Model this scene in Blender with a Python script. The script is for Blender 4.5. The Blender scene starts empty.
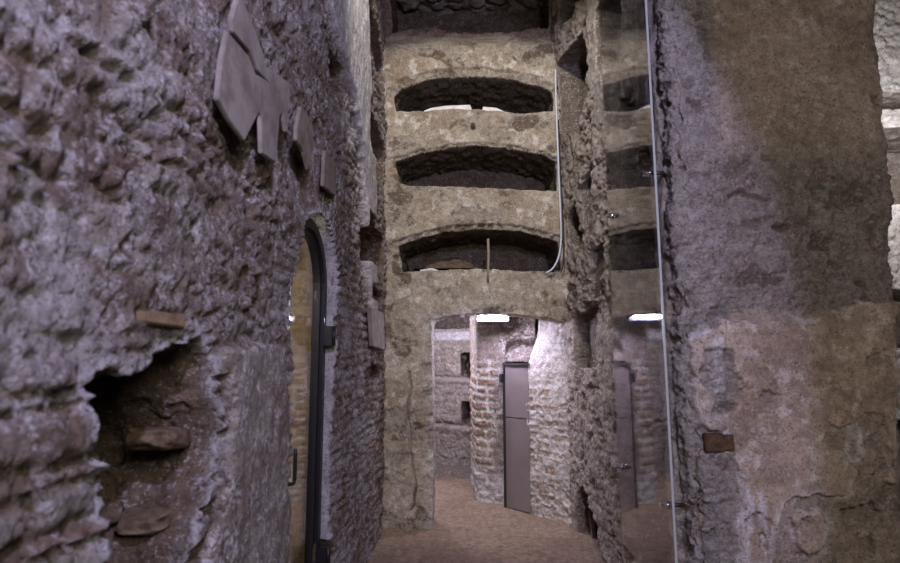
import bpy, bmesh, math
import numpy as np
from mathutils import Vector, Matrix
from mathutils.geometry import tessellate_polygon

scene = bpy.context.scene
COL = scene.collection

# ------------------------------------------------------------------ camera
F = 550.0
EYE = np.array([0.0, 0.0, 1.6])
PITCH = math.atan(67.5 / F)
YAW = math.atan(17.0 / F)
cam_d = bpy.data.cameras.new('camera')
cam = bpy.data.objects.new('camera', cam_d)
COL.objects.link(cam)
cam.location = EYE
cam.rotation_euler = (math.pi / 2 + PITCH, 0, YAW)
cam_d.sensor_width = 36
cam_d.lens = F / 900 * 36
cam_d.clip_start = 0.02
cam_d.dof.use_dof = True
cam_d.dof.focus_distance = 4.6
cam_d.dof.aperture_fstop = 2.8
scene.camera = cam
ROT = np.array(cam.rotation_euler.to_matrix())


def ray(px, py):
    return ROT @ np.array([(px - 450.0) / F, (281.5 - py) / F, -1.0])


def onX(px, py, x):            # meets the plane X = x, gives (Y, Z)
    d = ray(px, py)
    p = EYE + d * (x - EYE[0]) / d[0]
    return (p[1], p[2])


def onY(px, py, y):            # gives (X, Z)
    d = ray(px, py)
    p = EYE + d * (y - EYE[1]) / d[1]
    return (p[0], p[2])


def onZ(px, py, z):            # gives (X, Y)
    d = ray(px, py)
    p = EYE + d * (z - EYE[2]) / d[2]
    return (p[0], p[1])


# ------------------------------------------------------------------ noise
M32 = np.int64(0xffffffff)


def hsh(ix, iy, iz=0, seed=0):
    n = (np.asarray(ix, np.int64) * 374761393 + np.asarray(iy, np.int64) * 668265263
         + np.asarray(iz, np.int64) * 1440662683 + seed * 974634777) & M32
    n = ((n ^ (n >> 13)) * 1274126177) & M32
    n = ((n ^ (n >> 15)) * 2246822519 % (1 << 40)) & M32
    return ((n ^ (n >> 16)) & 0xffff) / 65535.0


def vn(x, y, z=None, seed=0):
    if z is None:
        z = np.zeros_like(x)
    fx, fy, fz = np.floor(x), np.floor(y), np.floor(z)
    ix, iy, iz = fx.astype(np.int64), fy.astype(np.int64), fz.astype(np.int64)
    tx, ty, tz = x - fx, y - fy, z - fz
    tx = tx * tx * tx * (tx * (tx * 6 - 15) + 10)
    ty = ty * ty * ty * (ty * (ty * 6 - 15) + 10)
    tz = tz * tz * tz * (tz * (tz * 6 - 15) + 10)
    r = 0
    flat = not np.any(tz) and not np.any(fz)
    for dz in ((0,) if flat else (0, 1)):
        wz = 1.0 if flat else (tz if dz else 1 - tz)
        for dy in (0, 1):
            wy = ty if dy else 1 - ty
            for dx in (0, 1):
                wx = tx if dx else 1 - tx
                r = r + wx * wy * wz * hsh(ix + dx, iy + dy, iz + dz, seed)
    return r * 2 - 1


def fbm(x, y, z=None, octv=4, seed=0, gain=0.5):
    a, s, r = 1.0, 0.0, 0
    for o in range(octv):
        k = 2.03 ** o
        r = r + a * vn(x * k + 13.7 * o, y * k - 7.1 * o, None if z is None else z * k + 3.3 * o, seed + o)
        s += a
        a *= gain
    return r / s * 1.4


def sstep(a, b, x):
    t = np.clip((x - a) / (b - a), 0, 1)
    return t * t * (3 - 2 * t)


def worley(x, y, seed=0):
    ix, iy = np.floor(x).astype(np.int64), np.floor(y).astype(np.int64)
    f1 = np.full(x.shape, 9.0)
    f2 = np.full(x.shape, 9.0)
    cid = np.zeros(x.shape)
    for dx in (-1, 0, 1):
        for dy in (-1, 0, 1):
            cx, cy = ix + dx, iy + dy
            jx = cx + 0.15 + 0.7 * hsh(cx, cy, 1, seed)
            jy = cy + 0.15 + 0.7 * hsh(cx, cy, 2, seed)
            d = np.hypot(x - jx, y - jy)
            near = d < f1
            f2 = np.where(near, f1, np.minimum(f2, d))
            cid = np.where(near, hsh(cx, cy, 3, seed), cid)
            f1 = np.where(near, d, f1)
    return f1, f2, cid


def poly_sdf(poly, U, V):       # negative inside
    P = np.array(poly, float)
    Q = np.roll(P, -1, 0)
    dmin = np.full(U.shape, 1e9)
    ins = np.zeros(U.shape, bool)
    for (ax, ay), (bx, by) in zip(P, Q):
        ex, ey = bx - ax, by - ay
        L = ex * ex + ey * ey + 1e-12
        t = np.clip(((U - ax) * ex + (V - ay) * ey) / L, 0, 1)
        dmin = np.minimum(dmin, np.hypot(U - ax - t * ex, V - ay - t * ey))
        c = ((ay > V) != (by > V))
        with np.errstate(divide='ignore', invalid='ignore'):
            xi = (bx - ax) * (V - ay) / (by - ay if by != ay else 1e-12) + ax
        ins ^= c & (U < xi)
    return np.where(ins, -dmin, dmin)


def pmask(polys, U, V, soft=0.01, jag=0.02, freq=18, seed=5):
    r = np.zeros(U.shape)
    n = fbm(U * freq, V * freq, octv=4, seed=seed) * jag
    for p in polys:
        r = np.maximum(r, 1 - sstep(-soft, soft, poly_sdf(p, U, V) + n))
    return r


# ------------------------------------------------------------------ masonry patterns: return height, stone id, mortar mask
def courses(U, V, heights, lengths, warp=0.012, joint=0.010, relief=0.018, seed=1, rough=0.006):
    Uw = U + warp * fbm(U * 5, V * 5, seed=seed) * 1.5
    Vw = V + warp * fbm(U * 2.2, V * 4, seed=seed + 9) * 1.6 + 0.0035 * fbm(U * 26, V * 26, octv=3, seed=seed + 17)
    hs = np.array(heights)
    n = int(12.0 / hs.sum()) + 2
    edges = np.concatenate([[0], np.cumsum(np.tile(hs, n))]) - 2.0
    row = np.clip(np.searchsorted(edges, Vw) - 1, 0, len(edges) - 2)
    typ = row % len(hs)
    L = np.array(lengths)[typ] * (0.8 + 0.4 * hsh(row, 0, 5, seed))
    uu = Uw / L + hsh(row, 1, 0, seed) * 7
    k = np.floor(uu).astype(np.int64)
    t = uu - k
    j0 = 0.34 * (hsh(row, k, 7, seed) - 0.5)
    j1 = 0.34 * (hsh(row, k + 1, 7, seed) - 0.5)
    low, high = t < j0, t > 1 + j1
    k = np.where(low, k - 1, np.where(high, k + 1, k))
    jj0 = 0.34 * (hsh(row, k, 7, seed) - 0.5)
    jj1 = 0.34 * (hsh(row, k + 1, 7, seed) - 0.5)
    t = uu - k
    du = np.minimum(t - jj0, 1 + jj1 - t) * L
    dv = np.minimum(Vw - edges[row], edges[row + 1] - Vw)
    nn = fbm(U * 30, V * 30, octv=3, seed=seed + 3)
    e = np.minimum(du, dv) + 0.007 * nn
    m = sstep(joint * 0.25, joint * 1.3, e)
    idv = hsh(row, k, 11, seed)
    h = m * relief * (0.35 + 0.9 * idv) + rough * nn
    h = h + m * (hsh(row, k, 12, seed) - 0.5) * (t - 0.5) * 0.02
    return h, idv, m, typ


def rubble(U, V, sx=0.11, sz=0.075, relief=0.022, seed=2):
    w = 0.03
    x = (U + w * fbm(U * 7, V * 7, seed=seed)) / sx
    y = (V + w * fbm(U * 7 + 9, V * 7, seed=seed + 4)) / sz
    f1, f2, cid = worley(x, y, seed)
    n = fbm(U * 24, V * 24, octv=5, seed=seed + 2, gain=0.6)
    m = sstep(0.04, 0.30, f2 - f1 + 0.14 * n)
    h = m * relief * (0.3 + cid) + 0.011 * n + 0.006 * vn(U * 70, V * 70, seed=seed + 8)
    return h, cid, m


def pitted(U, V, amp=0.012, freq=14, seed=4):
    """eroded plaster or tufa: fine lumps with scattered pits, no cell pattern"""
    a = fbm(U * freq, V * freq, octv=5, seed=seed, gain=0.62)
    b = fbm(U * freq * 0.45 + 5, V * freq * 0.6, octv=4, seed=seed + 11)
    pit = sstep(0.28, 0.62, b + 0.35 * a)
    rid = 1 - np.abs(vn(U * freq * 0.7, V * freq * 1.3, seed=seed + 21) + 0.5 * a)
    c = vn(U * freq * 4.3, V * freq * 4.3, seed=seed + 31)
    return amp * (a + 0.5 * rid * rid - 1.6 * pit + 0.28 * c), 0.5 + 0.45 * b, 1 - 0.85 * pit


# ------------------------------------------------------------------ mesh helpers
def mesh_np(name, verts, faces, mats, attrs=None, smooth=True, matidx=None):
    me = bpy.data.meshes.new(name)
    v = np.asarray(verts, np.float32)
    f = np.asarray(faces, np.int32)
    me.vertices.add(len(v))
    me.vertices.foreach_set('co', v.ravel())
    k = f.shape[1]
    me.loops.add(f.size)
    me.loops.foreach_set('vertex_index', f.ravel())
    me.polygons.add(len(f))
    me.polygons.foreach_set('loop_start', np.arange(0, f.size, k, dtype=np.int32))
    me.polygons.foreach_set('loop_total', np.full(len(f), k, np.int32))
    me.update(calc_edges=True)
    me.validate()
    me.polygons.foreach_set('use_smooth', np.full(len(me.polygons), smooth))
    for m in (mats if isinstance(mats, (list, tuple)) else [mats]):
        me.materials.append(m)
    for a, arr in (attrs or {}).items():
        at = me.attributes.new(a, 'FLOAT', 'POINT')
        at.data.foreach_set('value', np.asarray(arr, np.float32).ravel())
    return me


def link(name, me, parent=None):
    o = bpy.data.objects.new(name, me)
    COL.objects.link(o)
    if parent is not None:
        o.parent = parent
        o.matrix_parent_inverse = parent.matrix_world.inverted()
    return o


def tag(o, label, cat, group=None, kind=None):
    o['label'] = label
    o['category'] = cat
    if group:
        o['group'] = group
    if kind:
        o['kind'] = kind
    return o


def empty(name, loc, label, cat, group=None):
    o = bpy.data.objects.new(name, None)
    o.empty_display_size = 0.05
    COL.objects.link(o)
    o.location = loc
    bpy.context.view_layer.update()
    return tag(o, label, cat, group)


def struct(o):
    o['kind'] = 'structure'
    return o


def geo_axis(a, b, s0, s1):
    """points from a to b, step growing from s0 to s1"""
    out = [a]
    while out[-1] < b:
        t = (out[-1] - a) / (b - a)
        out.append(out[-1] + s0 + (s1 - s0) * t)
    out = np.array(out)
    return a + (out - a) * (b - a) / (out[-1] - a)


def field(name, us, vs, frame, hfun, mat, holes=(), parent=None, seed=3):
    """a rough wall as a dense sheet; holes are recesses with real sides and a back"""
    U, V = np.meshgrid(us, vs, indexing='ij')
    nu, nv = U.shape
    H, at = hfun(U, V)
    cell = np.full((nu - 1, nv - 1), -1, int)
    Uo, Vo = U.copy(), V.copy()
    for hi, ho in enumerate(holes):
        P = np.array(ho['poly'])
        mg = 0.2
        iu = np.where((us > P[:, 0].min() - mg) & (us < P[:, 0].max() + mg))[0]
        iv = np.where((vs > P[:, 1].min() - mg) & (vs < P[:, 1].max() + mg))[0]
        if len(iu) < 3 or len(iv) < 3:
            continue
        a, b, c, d = iu[0], iu[-1] + 1, iv[0], iv[-1] + 1
        u, v = U[a:b, c:d], V[a:b, c:d]
        jag = ho.get('jag', 0.012)
        s = poly_sdf(ho['poly'], u, v) + jag * fbm(u * 14, v * 14, octv=4, seed=seed + 40 + hi)
        for _ in range(2):
            q = np.pad(s, 1, mode='edge')
            s = sum(q[a1:a1 + s.shape[0], b1:b1 + s.shape[1]] for a1 in range(3) for b1 in range(3)) / 9
        ctr = (s[:-1, :-1] + s[1:, :-1] + s[:-1, 1:] + s[1:, 1:]) / 4
        sub = cell[a:b - 1, c:d - 1]
        sub[ctr < 0] = hi
        inside = np.zeros(s.shape, bool)
        outside = np.zeros(s.shape, bool)
        for (p, q) in ((0, 0), (1, 0), (0, 1), (1, 1)):
            w = (slice(p, s.shape[0] - 1 + p), slice(q, s.shape[1] - 1 + q))
            inside[w] |= ctr < 0
            outside[w] |= ctr >= 0
        bd = inside & outside
        gu = np.gradient(s, us[a:b], axis=0)
        gv = np.gradient(s, vs[c:d], axis=1)
        g = np.hypot(gu, gv) + 1e-6
        du = np.gradient(us[a:b])[:, None]
        dv = np.gradient(vs[c:d])[None, :]
        mu = np.clip(-s * gu / g, -0.6 * du, 0.6 * du)
        mv = np.clip(-s * gv / g, -0.6 * dv, 0.6 * dv)
        Uo[a:b, c:d] = np.where(bd, u + mu, Uo[a:b, c:d])
        Vo[a:b, c:d] = np.where(bd, v + mv, Vo[a:b, c:d])
        if ho.get('salt'):
            at['sal'][a:b, c:d] = np.maximum(at['sal'][a:b, c:d], ho['salt'] * (1 - sstep(0.0, 0.05, np.abs(s))))
    idx = -np.ones((nu, nv), np.int64)
    used = np.zeros((nu, nv), bool)
    oc = cell < 0
    for (p, q) in ((0, 0), (1, 0), (0, 1), (1, 1)):
        used[p:nu - 1 + p, q:nv - 1 + q] |= oc
    idx[used] = np.arange(used.sum())
    co = [np.stack(frame(Uo[used], Vo[used], H[used]), -1)]
    A = {k: [x[used]] for k, x in at.items()}
    A['rec'] = [np.zeros(used.sum())]
    n = int(used.sum())
    ii, jj = np.where(oc)
    faces = [np.stack([idx[ii, jj], idx[ii + 1, jj], idx[ii + 1, jj + 1], idx[ii, jj + 1]], -1)]
    for hi, ho in enumerate(holes):
        ic = cell == hi
        if not ic.any():
            continue
        dep = ho['depth']
        K = ho.get('rings', max(4, int(dep / 0.018)))
        uin = np.zeros((nu, nv), bool)
        for (p, q) in ((0, 0), (1, 0), (0, 1), (1, 1)):
            uin[p:nu - 1 + p, q:nv - 1 + q] |= ic
        bd = uin & used
        bi = -np.ones((nu, nv), np.int64)
        nb = int(bd.sum())
        bi[bd] = np.arange(nb)
        ub, vb, hb = Uo[bd], Vo[bd], H[bd]
        cu, cv = np.array(ho['poly']).mean(0)
        rough = ho.get('rough', 0.02)
        flare = ho.get('flare', 0.0)
        slope = ho.get('slope', 0.0)
        e = []
        df = (ic[:-1, :] != ic[1:, :]) & ((cell[:-1, :] < 0) | (cell[1:, :] < 0))
        p, q = np.where(df)
        x0, x1 = bi[p + 1, q], bi[p + 1, q + 1]
        w = ic[p, q]                                  # walk every rim the same way round
        e.append(np.stack([np.where(w, x0, x1), np.where(w, x1, x0)], -1))
        df = (ic[:, :-1] != ic[:, 1:]) & ((cell[:, :-1] < 0) | (cell[:, 1:] < 0))
        p, q = np.where(df)
        x0, x1 = bi[p, q + 1], bi[p + 1, q + 1]
        w = ic[p, q]
        e.append(np.stack([np.where(w, x1, x0), np.where(w, x0, x1)], -1))
        e = np.concatenate(e)
        e = e[(e >= 0).all(1)]
        deg = np.bincount(e.ravel(), minlength=nb).astype(float)
        us_, vs_, hs_ = ub.copy(), vb.copy(), hb.copy()

        def relax(a):
            r = np.bincount(e[:, 0], weights=a[e[:, 1]], minlength=nb) + np.bincount(e[:, 1], weights=a[e[:, 0]], minlength=nb)
            return np.where(deg > 1, 0.4 * a + 0.6 * r / np.maximum(deg, 1), a)
        rings = [idx[bd]]
        for k in range(1, K + 1):
            t = k / K
            for _ in range(3):
                us_, vs_, hs_ = relax(us_), relax(vs_), relax(hs_)
            hh = hs_ * (1 - t) - dep * t
            nz = fbm(ub * 15, vb * 15, hh * 17, octv=4, seed=seed + 60 + hi)
            nz2 = fbm(ub * 15 + 31, vb * 15, hh * 17, octv=4, seed=seed + 61 + hi)
            w = min(1, t * 4) * rough
            uu = us_ + nz * w + (ub - cu) * flare * t
            vv = vs_ + nz2 * w + (vb - cv) * flare * t + slope * t
            if ho.get('floor'):
                vv = np.where(vb < ho['floor'], vb, vv)
            rings.append(np.arange(n, n + nb))
            co.append(np.stack(frame(uu, vv, hh), -1))
            for q in at:
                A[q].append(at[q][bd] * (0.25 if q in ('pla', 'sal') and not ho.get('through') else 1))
            A['rec'].append(np.full(nb, 0.0 if ho.get('through') else 1.0 if ho.get('dark') else min(1, t * dep / 0.06)))  # dark holes carry the painted shade right from the rim
            n += nb
        back = {}
        if not ho.get('through'):
            inn = uin & ~bd
            wi = -np.ones((nu, nv), np.int64)
            wi[inn] = np.arange(n, n + int(inn.sum()))
            wi[bd] = rings[-1]
            u, v = U[inn], V[inn]
            hb2 = -dep + 0.035 * fbm(u * 6, v * 6, octv=4, seed=seed + 80 + hi) * min(1, dep * 4)
            if 'back' in ho:
                hb2 = hb2 + ho['back'](u, v)
            co.append(np.stack(frame(u + (u - cu) * flare, v + (v - cv) * flare + slope, hb2), -1))
            for q in at:
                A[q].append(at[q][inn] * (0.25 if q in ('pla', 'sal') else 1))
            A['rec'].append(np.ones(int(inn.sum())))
            n += int(inn.sum())
            ii, jj = np.where(ic)
            faces.append(np.stack([wi[ii, jj], wi[ii + 1, jj], wi[ii + 1, jj + 1], wi[ii, jj + 1]], -1))
        for k in range(K):
            r0, r1 = rings[k], rings[k + 1]
            faces.append(np.stack([r0[e[:, 0]], r0[e[:, 1]], r1[e[:, 1]], r1[e[:, 0]]], -1))
    me = mesh_np(name, np.concatenate(co), np.concatenate(faces), mat, {k: np.concatenate(x) for k, x in A.items()})
    o = link(name, me, parent)
    if parent is None:
        struct(o)
    return o


def path_frame(pts, r=0.05):
    """ground-plan polyline -> frame(U along it, V height, H out of the surface on its left side)"""
    P = np.array(pts, float)
    seg = np.diff(P, axis=0)
    L = np.hypot(seg[:, 0], seg[:, 1])
    S = np.concatenate([[0], np.cumsum(L)])
    T = seg / L[:, None]
    fine = np.linspace(0, S[-1], 1500)
    k = np.clip(np.searchsorted(S, fine, side='right') - 1, 0, len(L) - 1)
    X = P[k] + T[k] * (fine - S[k])[:, None]
    w = max(1, int(r / S[-1] * 1500))
    ker = np.ones(2 * w + 1) / (2 * w + 1)

    def sm(a):
        pad = np.concatenate([2 * a[0] - a[1:w + 1][::-1], a, 2 * a[-1] - a[-w - 1:-1][::-1]])
        return np.convolve(pad, ker, 'valid')
    X = np.stack([sm(X[:, 0]), sm(X[:, 1])], -1)
    D = np.gradient(X, axis=0)
    D /= np.hypot(D[:, 0], D[:, 1])[:, None]

    def fr(U, V, Hh):
        x = np.interp(U, fine, X[:, 0])
        y = np.interp(U, fine, X[:, 1])
        dx = np.interp(U, fine, D[:, 0])
        dy = np.interp(U, fine, D[:, 1])
        return (x - dy * Hh, y + dx * Hh, V)
    return fr, S


def prism(name, poly3, direc, thick, mat, parent=None, bevel=0.004):
    """outline in 3-D pushed along direc by thick; a solid with bevelled edges"""
    d = Vector(direc).normalized() * thick
    me = bpy.data.meshes.new(name)
    bm = bmesh.new()
    a = [bm.verts.new(Vector(p)) for p in poly3]
    b = [bm.verts.new(Vector(p) + d) for p in poly3]
    n = len(a)
    tris = tessellate_polygon([[Vector(p) for p in poly3]])
    for t in tris:
        bm.faces.new([a[i] for i in t])
        bm.faces.new([b[i] for i in reversed(t)])
    for i in range(n):
        bm.faces.new([a[i], a[(i + 1) % n], b[(i + 1) % n], b[i]])
    bmesh.ops.recalc_face_normals(bm, faces=bm.faces)
    bmesh.ops.dissolve_limit(bm, angle_limit=0.01, verts=bm.verts, edges=bm.edges)
    if bevel:
        ed = [e for e in bm.edges if len(e.link_faces) == 2 and e.calc_face_angle(0) > 0.4]
        try:
            bmesh.ops.bevel(bm, geom=ed, offset=bevel, segments=2, affect='EDGES', clamp_overlap=True)
        except Exception:
            pass
    bm.to_mesh(me)
    bm.free()
    me.materials.append(mat)
    return link(name, me, parent)


def add_box(bm, c, s, mtx=None):
    r = bmesh.ops.create_cube(bm, size=1.0)
    vs = r['verts']
    bmesh.ops.scale(bm, vec=s, verts=vs)
    if mtx is not None:
        bmesh.ops.transform(bm, matrix=mtx, verts=vs)
    bmesh.ops.translate(bm, vec=c, verts=vs)
    return vs


def add_tube(bm, pts, r, seg=10, cap=True):
    P = [Vector(p) for p in pts]
    rings = []
    up = Vector((0.13, 0.21, 0.97))
    for i, p in enumerate(P):
        t = (P[min(i + 1, len(P) - 1)] - P[max(i - 1, 0)]).normalized()
        a = t.cross(up)
        if a.length < 0.05:
            a = t.cross(Vector((1, 0, 0)))
        a.normalize()
        b = t.cross(a)
        rr = r[i] if isinstance(r, (list, tuple)) else r
        rings.append([bm.verts.new(p + a * rr * math.cos(2 * math.pi * k / seg) + b * rr * math.sin(2 * math.pi * k / seg)) for k in range(seg)])
    for q in range(len(P) - 1):
        for k in range(seg):
            f = bm.faces.new([rings[q][k], rings[q][(k + 1) % seg], rings[q + 1][(k + 1) % seg], rings[q + 1][k]])
            f.smooth = True
    if cap:
        bm.faces.new(rings[0][::-1])
        bm.faces.new(rings[-1])


def done(name, bm, mat, parent=None, bevel=0):
    if bevel:
        bmesh.ops.bevel(bm, geom=[e for e in bm.edges if len(e.link_faces) == 2 and e.calc_face_angle(0) > 0.5], offset=bevel, segments=2, affect='EDGES')
    bmesh.ops.recalc_face_normals(bm, faces=bm.faces)
    me = bpy.data.meshes.new(name)
    bm.to_mesh(me)
    bm.free()
    me.materials.append(mat)
    return link(name, me, parent)


def spline(pts, n=12):
    P = [Vector(p) for p in pts]
    P = [2 * P[0] - P[1]] + P + [2 * P[-1] - P[-2]]
    out = []
    for i in range(1, len(P) - 2):
        for k in range(n):
            t = k / n
            a, b, c, d = P[i - 1], P[i], P[i + 1], P[i + 2]
            out.append(0.5 * (2 * b + (c - a) * t + (2 * a - 5 * b + 4 * c - d) * t * t + (3 * b - a - 3 * c + d) * t ** 3))
    out.append(P[-2])
    return out


# ------------------------------------------------------------------ materials
def srgb(r, g, b):
    def l(c):
        c /= 255.0
        return c / 12.92 if c <= 0.04045 else ((c + 0.055) / 1.055) ** 2.4
    return (l(r), l(g), l(b), 1)


class NT:
    def __init__(s, name):
        s.m = bpy.data.materials.new(name)
        s.m.use_nodes = True
        s.t = s.m.node_tree
        s.t.nodes.clear()
        s.out = s.n('ShaderNodeOutputMaterial')

    def n(s, typ, **kw):
        x = s.t.nodes.new(typ)
        for k, v in kw.items():
            if k.startswith('_'):
                x.inputs[k[1:].replace('_', ' ')].default_value = v
            else:
                setattr(x, k, v)
        return x

    def l(s, a, b):
        s.t.links.new(a, b)

    def noise(s, vec, scale, detail=6, rough=0.6, dist=0.0):
        x = s.n('ShaderNodeTexNoise')
        x.inputs['Scale'].default_value = scale
        x.inputs['Detail'].default_value = detail
        x.inputs['Roughness'].default_value = rough
        x.inputs['Distortion'].default_value = dist
        s.l(vec, x.inputs['Vector'])
        return x.outputs['Fac']

    def rng(s, fac, a, b, c=0.0, d=1.0):
        x = s.n('ShaderNodeMapRange', interpolation_type='SMOOTHSTEP')
        x.inputs['From Min'].default_value = a
        x.inputs['From Max'].default_value = b
        x.inputs['To Min'].default_value = c
        x.inputs['To Max'].default_value = d
        s.l(fac, x.inputs['Value'])
        return x.outputs['Result']

    def mix(s, fac, a, b, mode='MIX'):
        x = s.n('ShaderNodeMix', data_type='RGBA', blend_type=mode)
        for i, v in ((0, fac), (6, a), (7, b)):
            if hasattr(v, 'links'):
                s.l(v, x.inputs[i])
            else:
                x.inputs[i].default_value = v
        return x.outputs[2]

    def math(s, op, a, b=0.0):
        x = s.n('ShaderNodeMath', operation=op)
        for i, v in ((0, a), (1, b)):
            if hasattr(v, 'links'):
                s.l(v, x.inputs[i])
            else:
                x.inputs[i].default_value = v
        return x.outputs[0]

    def attr(s, name):
        return s.n('ShaderNodeAttribute', attribute_name=name).outputs['Fac']


def rock_mat(name, stones, mortar, plaster, salt, patch, recess=None, saltamt=(0.55, 0.72), bump=0.5, patchr=(0.48, 0.66), fine=1.0, specks=0.45):
    t = NT(name)
    vec = t.n('ShaderNodeTexCoord').outputs['Object']
    sid, mor, pla, sal, rec, brk = (t.attr(a) for a in ('sid', 'mor', 'pla', 'sal', 'rec', 'brk'))
    r = t.n('ShaderNodeValToRGB')
    r.color_ramp.interpolation = 'LINEAR'
    el = r.color_ramp.elements
    for i, c in enumerate(stones):
        p = i / (len(stones) - 1)
        if i < 2:
            e = el[0] if i == 0 else el[1]
            e.position = p
        else:
            e = el.new(p)
        e.color = c
    el[1].position = 1 / (len(stones) - 1)
    t.l(sid, r.inputs[0])
    n1 = t.noise(vec, 9 * fine, 8, 0.65)
    n2 = t.noise(vec, 38 * fine, 6, 0.7)
    n3 = t.noise(vec, 2.3, 5, 0.6, 0.5)
    n4 = t.noise(vec, 85, 5, 0.75)
    c = t.mix(brk, r.outputs[0], srgb(122, 93, 78))
    c = t.mix(t.rng(mor, 0.15, 0.85), mortar, c)
    c = t.mix(t.rng(n1, *patchr), c, patch)
    pn = t.mix(t.rng(n3, 0.40, 0.64), plaster[0], plaster[1])
    pn = t.mix(t.rng(n1, 0.53, 0.61, 0, 0.75), pn, plaster[2])
    c = t.mix(pla, c, pn)
    sf = t.math('MULTIPLY', t.rng(n2, 0.40, 0.68), t.rng(n1, saltamt[0], saltamt[1]))
    sf = t.math('MAXIMUM', sf, t.math('MULTIPLY', sal, t.rng(n2, 0.26, 0.48)))
    c = t.mix(t.math('MULTIPLY', sf, 0.85), c, salt)
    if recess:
        c = t.mix(t.math('MULTIPLY', rec, 0.85), c, t.mix(n1, recess, mortar))  # recess interiors tinted: earth colour and, where darkest, painted shade
    gm = t.n('ShaderNodeMix', data_type='RGBA', blend_type='MULTIPLY')
    gm.inputs[0].default_value = 1.0
    t.l(c, gm.inputs[6])
    t.l(t.rng(t.noise(vec, 21 * fine, 7, 0.72), 0.34, 0.68, 0.70, 1.16), gm.inputs[7])
    c = gm.outputs[2]
    n5 = t.noise(vec, 62, 3, 0.6)
    spk = t.math('MULTIPLY', t.rng(n5, 0.54, 0.62), t.rng(n1, 0.36, 0.58))
    c = t.mix(t.math('MULTIPLY', spk, specks), c, salt)
    # grain: dark pits and light crystals of the tufa itself
    c = t.mix(t.rng(n4, 0.36, 0.46, 0.75, 0.0), c, srgb(58, 48, 42))
    c = t.mix(t.rng(n2, 0.30, 0.42, 0.60, 0.0), c, srgb(58, 48, 42))
    b = t.n('ShaderNodeBsdfPrincipled')
    t.l(c, b.inputs['Base Color'])
    b.inputs['Roughness'].default_value = 0.95
    b.inputs['Specular IOR Level'].default_value = 0.15
    rough_amt = t.math('SUBTRACT', 1.0, t.math('MULTIPLY', pla, 0.6))
    hgt = t.math('ADD', t.math('MULTIPLY', n2, 0.6), t.math('ADD', t.math('MULTIPLY', n4, 0.55), t.math('MULTIPLY', n1, 0.9)))
    bp = t.n('ShaderNodeBump')
    bp.inputs['Distance'].default_value = 0.03
    t.l(t.math('MULTIPLY', rough_amt, bump), bp.inputs['Strength'])
    t.l(hgt, bp.inputs['Height'])
    t.l(bp.outputs[0], b.inputs['Normal'])
    t.l(b.outputs[0], t.out.inputs[0])
    return t.m


def plain_mat(name, col, rough=0.6, metal=0.0, vary=0.15, bump=0.0, scale=20, col2=None, spec=0.4):
    t = NT(name)
    vec = t.n('ShaderNodeTexCoord').outputs['Object']
    n = t.noise(vec, scale, 6, 0.65)
    d = col2 or tuple(x * (1 - vary * 2) for x in col[:3]) + (1,)
    c = t.mix(t.rng(n, 0.35, 0.68), col, d)
    b = t.n('ShaderNodeBsdfPrincipled')
    t.l(c, b.inputs['Base Color'])
    b.inputs['Roughness'].default_value = rough
    b.inputs['Metallic'].default_value = metal
    b.inputs['Specular IOR Level'].default_value = spec
    if bump:
        bp = t.n('ShaderNodeBump')
        bp.inputs['Distance'].default_value = 0.01
        bp.inputs['Strength'].default_value = bump
        t.l(t.noise(vec, scale * 2.5, 6, 0.7), bp.inputs['Height'])
        t.l(bp.outputs[0], b.inputs['Normal'])
    t.l(b.outputs[0], t.out.inputs[0])
    return t.m


def glass_mat(name, tint, ior=1.5, gain=1.0):
    t = NT(name)
    tr = t.n('ShaderNodeBsdfTransparent')
    tr.inputs[0].default_value = tint
    gl = t.n('ShaderNodeBsdfGlossy')
    gl.inputs['Roughness'].default_value = 0.012
    gl.inputs['Color'].default_value = (0.95, 0.95, 0.97, 1)
    fr = t.n('ShaderNodeFresnel')
    fr.inputs['IOR'].default_value = ior
    geo = t.n('ShaderNodeNewGeometry')
    bf = geo.outputs['Backfacing']          # same reflectance on the inner faces as on the outer ones
    t.l(t.math('ADD', t.math('MULTIPLY', bf, 1.0 / ior - ior), ior), fr.inputs['IOR'])
    mx = t.n('ShaderNodeMixShader')
    t.l(t.math('MULTIPLY', fr.outputs[0], gain), mx.inputs[0])
    t.l(tr.outputs[0], mx.inputs[1])
    t.l(gl.outputs[0], mx.inputs[2])
    t.l(mx.outputs[0], t.out.inputs[0])
    return t.m


def emit_mat(name, col, s):
    t = NT(name)
    e = t.n('ShaderNodeEmission')
    e.inputs[0].default_value = col
    e.inputs[1].default_value = s
    t.l(e.outputs[0], t.out.inputs[0])
    return t.m


SALT = srgb(205, 200, 202)
MAT = {}
MAT['left'] = rock_mat('left_wall_masonry',
                       [srgb(106, 88, 78), srgb(134, 122, 112), srgb(150, 141, 133), srgb(116, 98, 86), srgb(142, 130, 120)],
                       srgb(118, 102, 88), (srgb(134, 126, 118), srgb(118, 106, 96), srgb(98, 86, 76)), srgb(204, 200, 204), srgb(98, 76, 56),
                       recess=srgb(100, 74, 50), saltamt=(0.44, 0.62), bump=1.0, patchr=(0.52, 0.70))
MAT['back'] = rock_mat('end_wall_plaster',
                       [srgb(152, 140, 122), srgb(166, 154, 136), srgb(140, 126, 108)],
                       srgb(112, 98, 80), (srgb(172, 160, 141), srgb(142, 126, 104), srgb(206, 198, 182)), SALT, srgb(112, 96, 76),
                       recess=srgb(76, 62, 46), saltamt=(0.58, 0.76), bump=0.8, patchr=(0.52, 0.62), specks=0.3)
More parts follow.
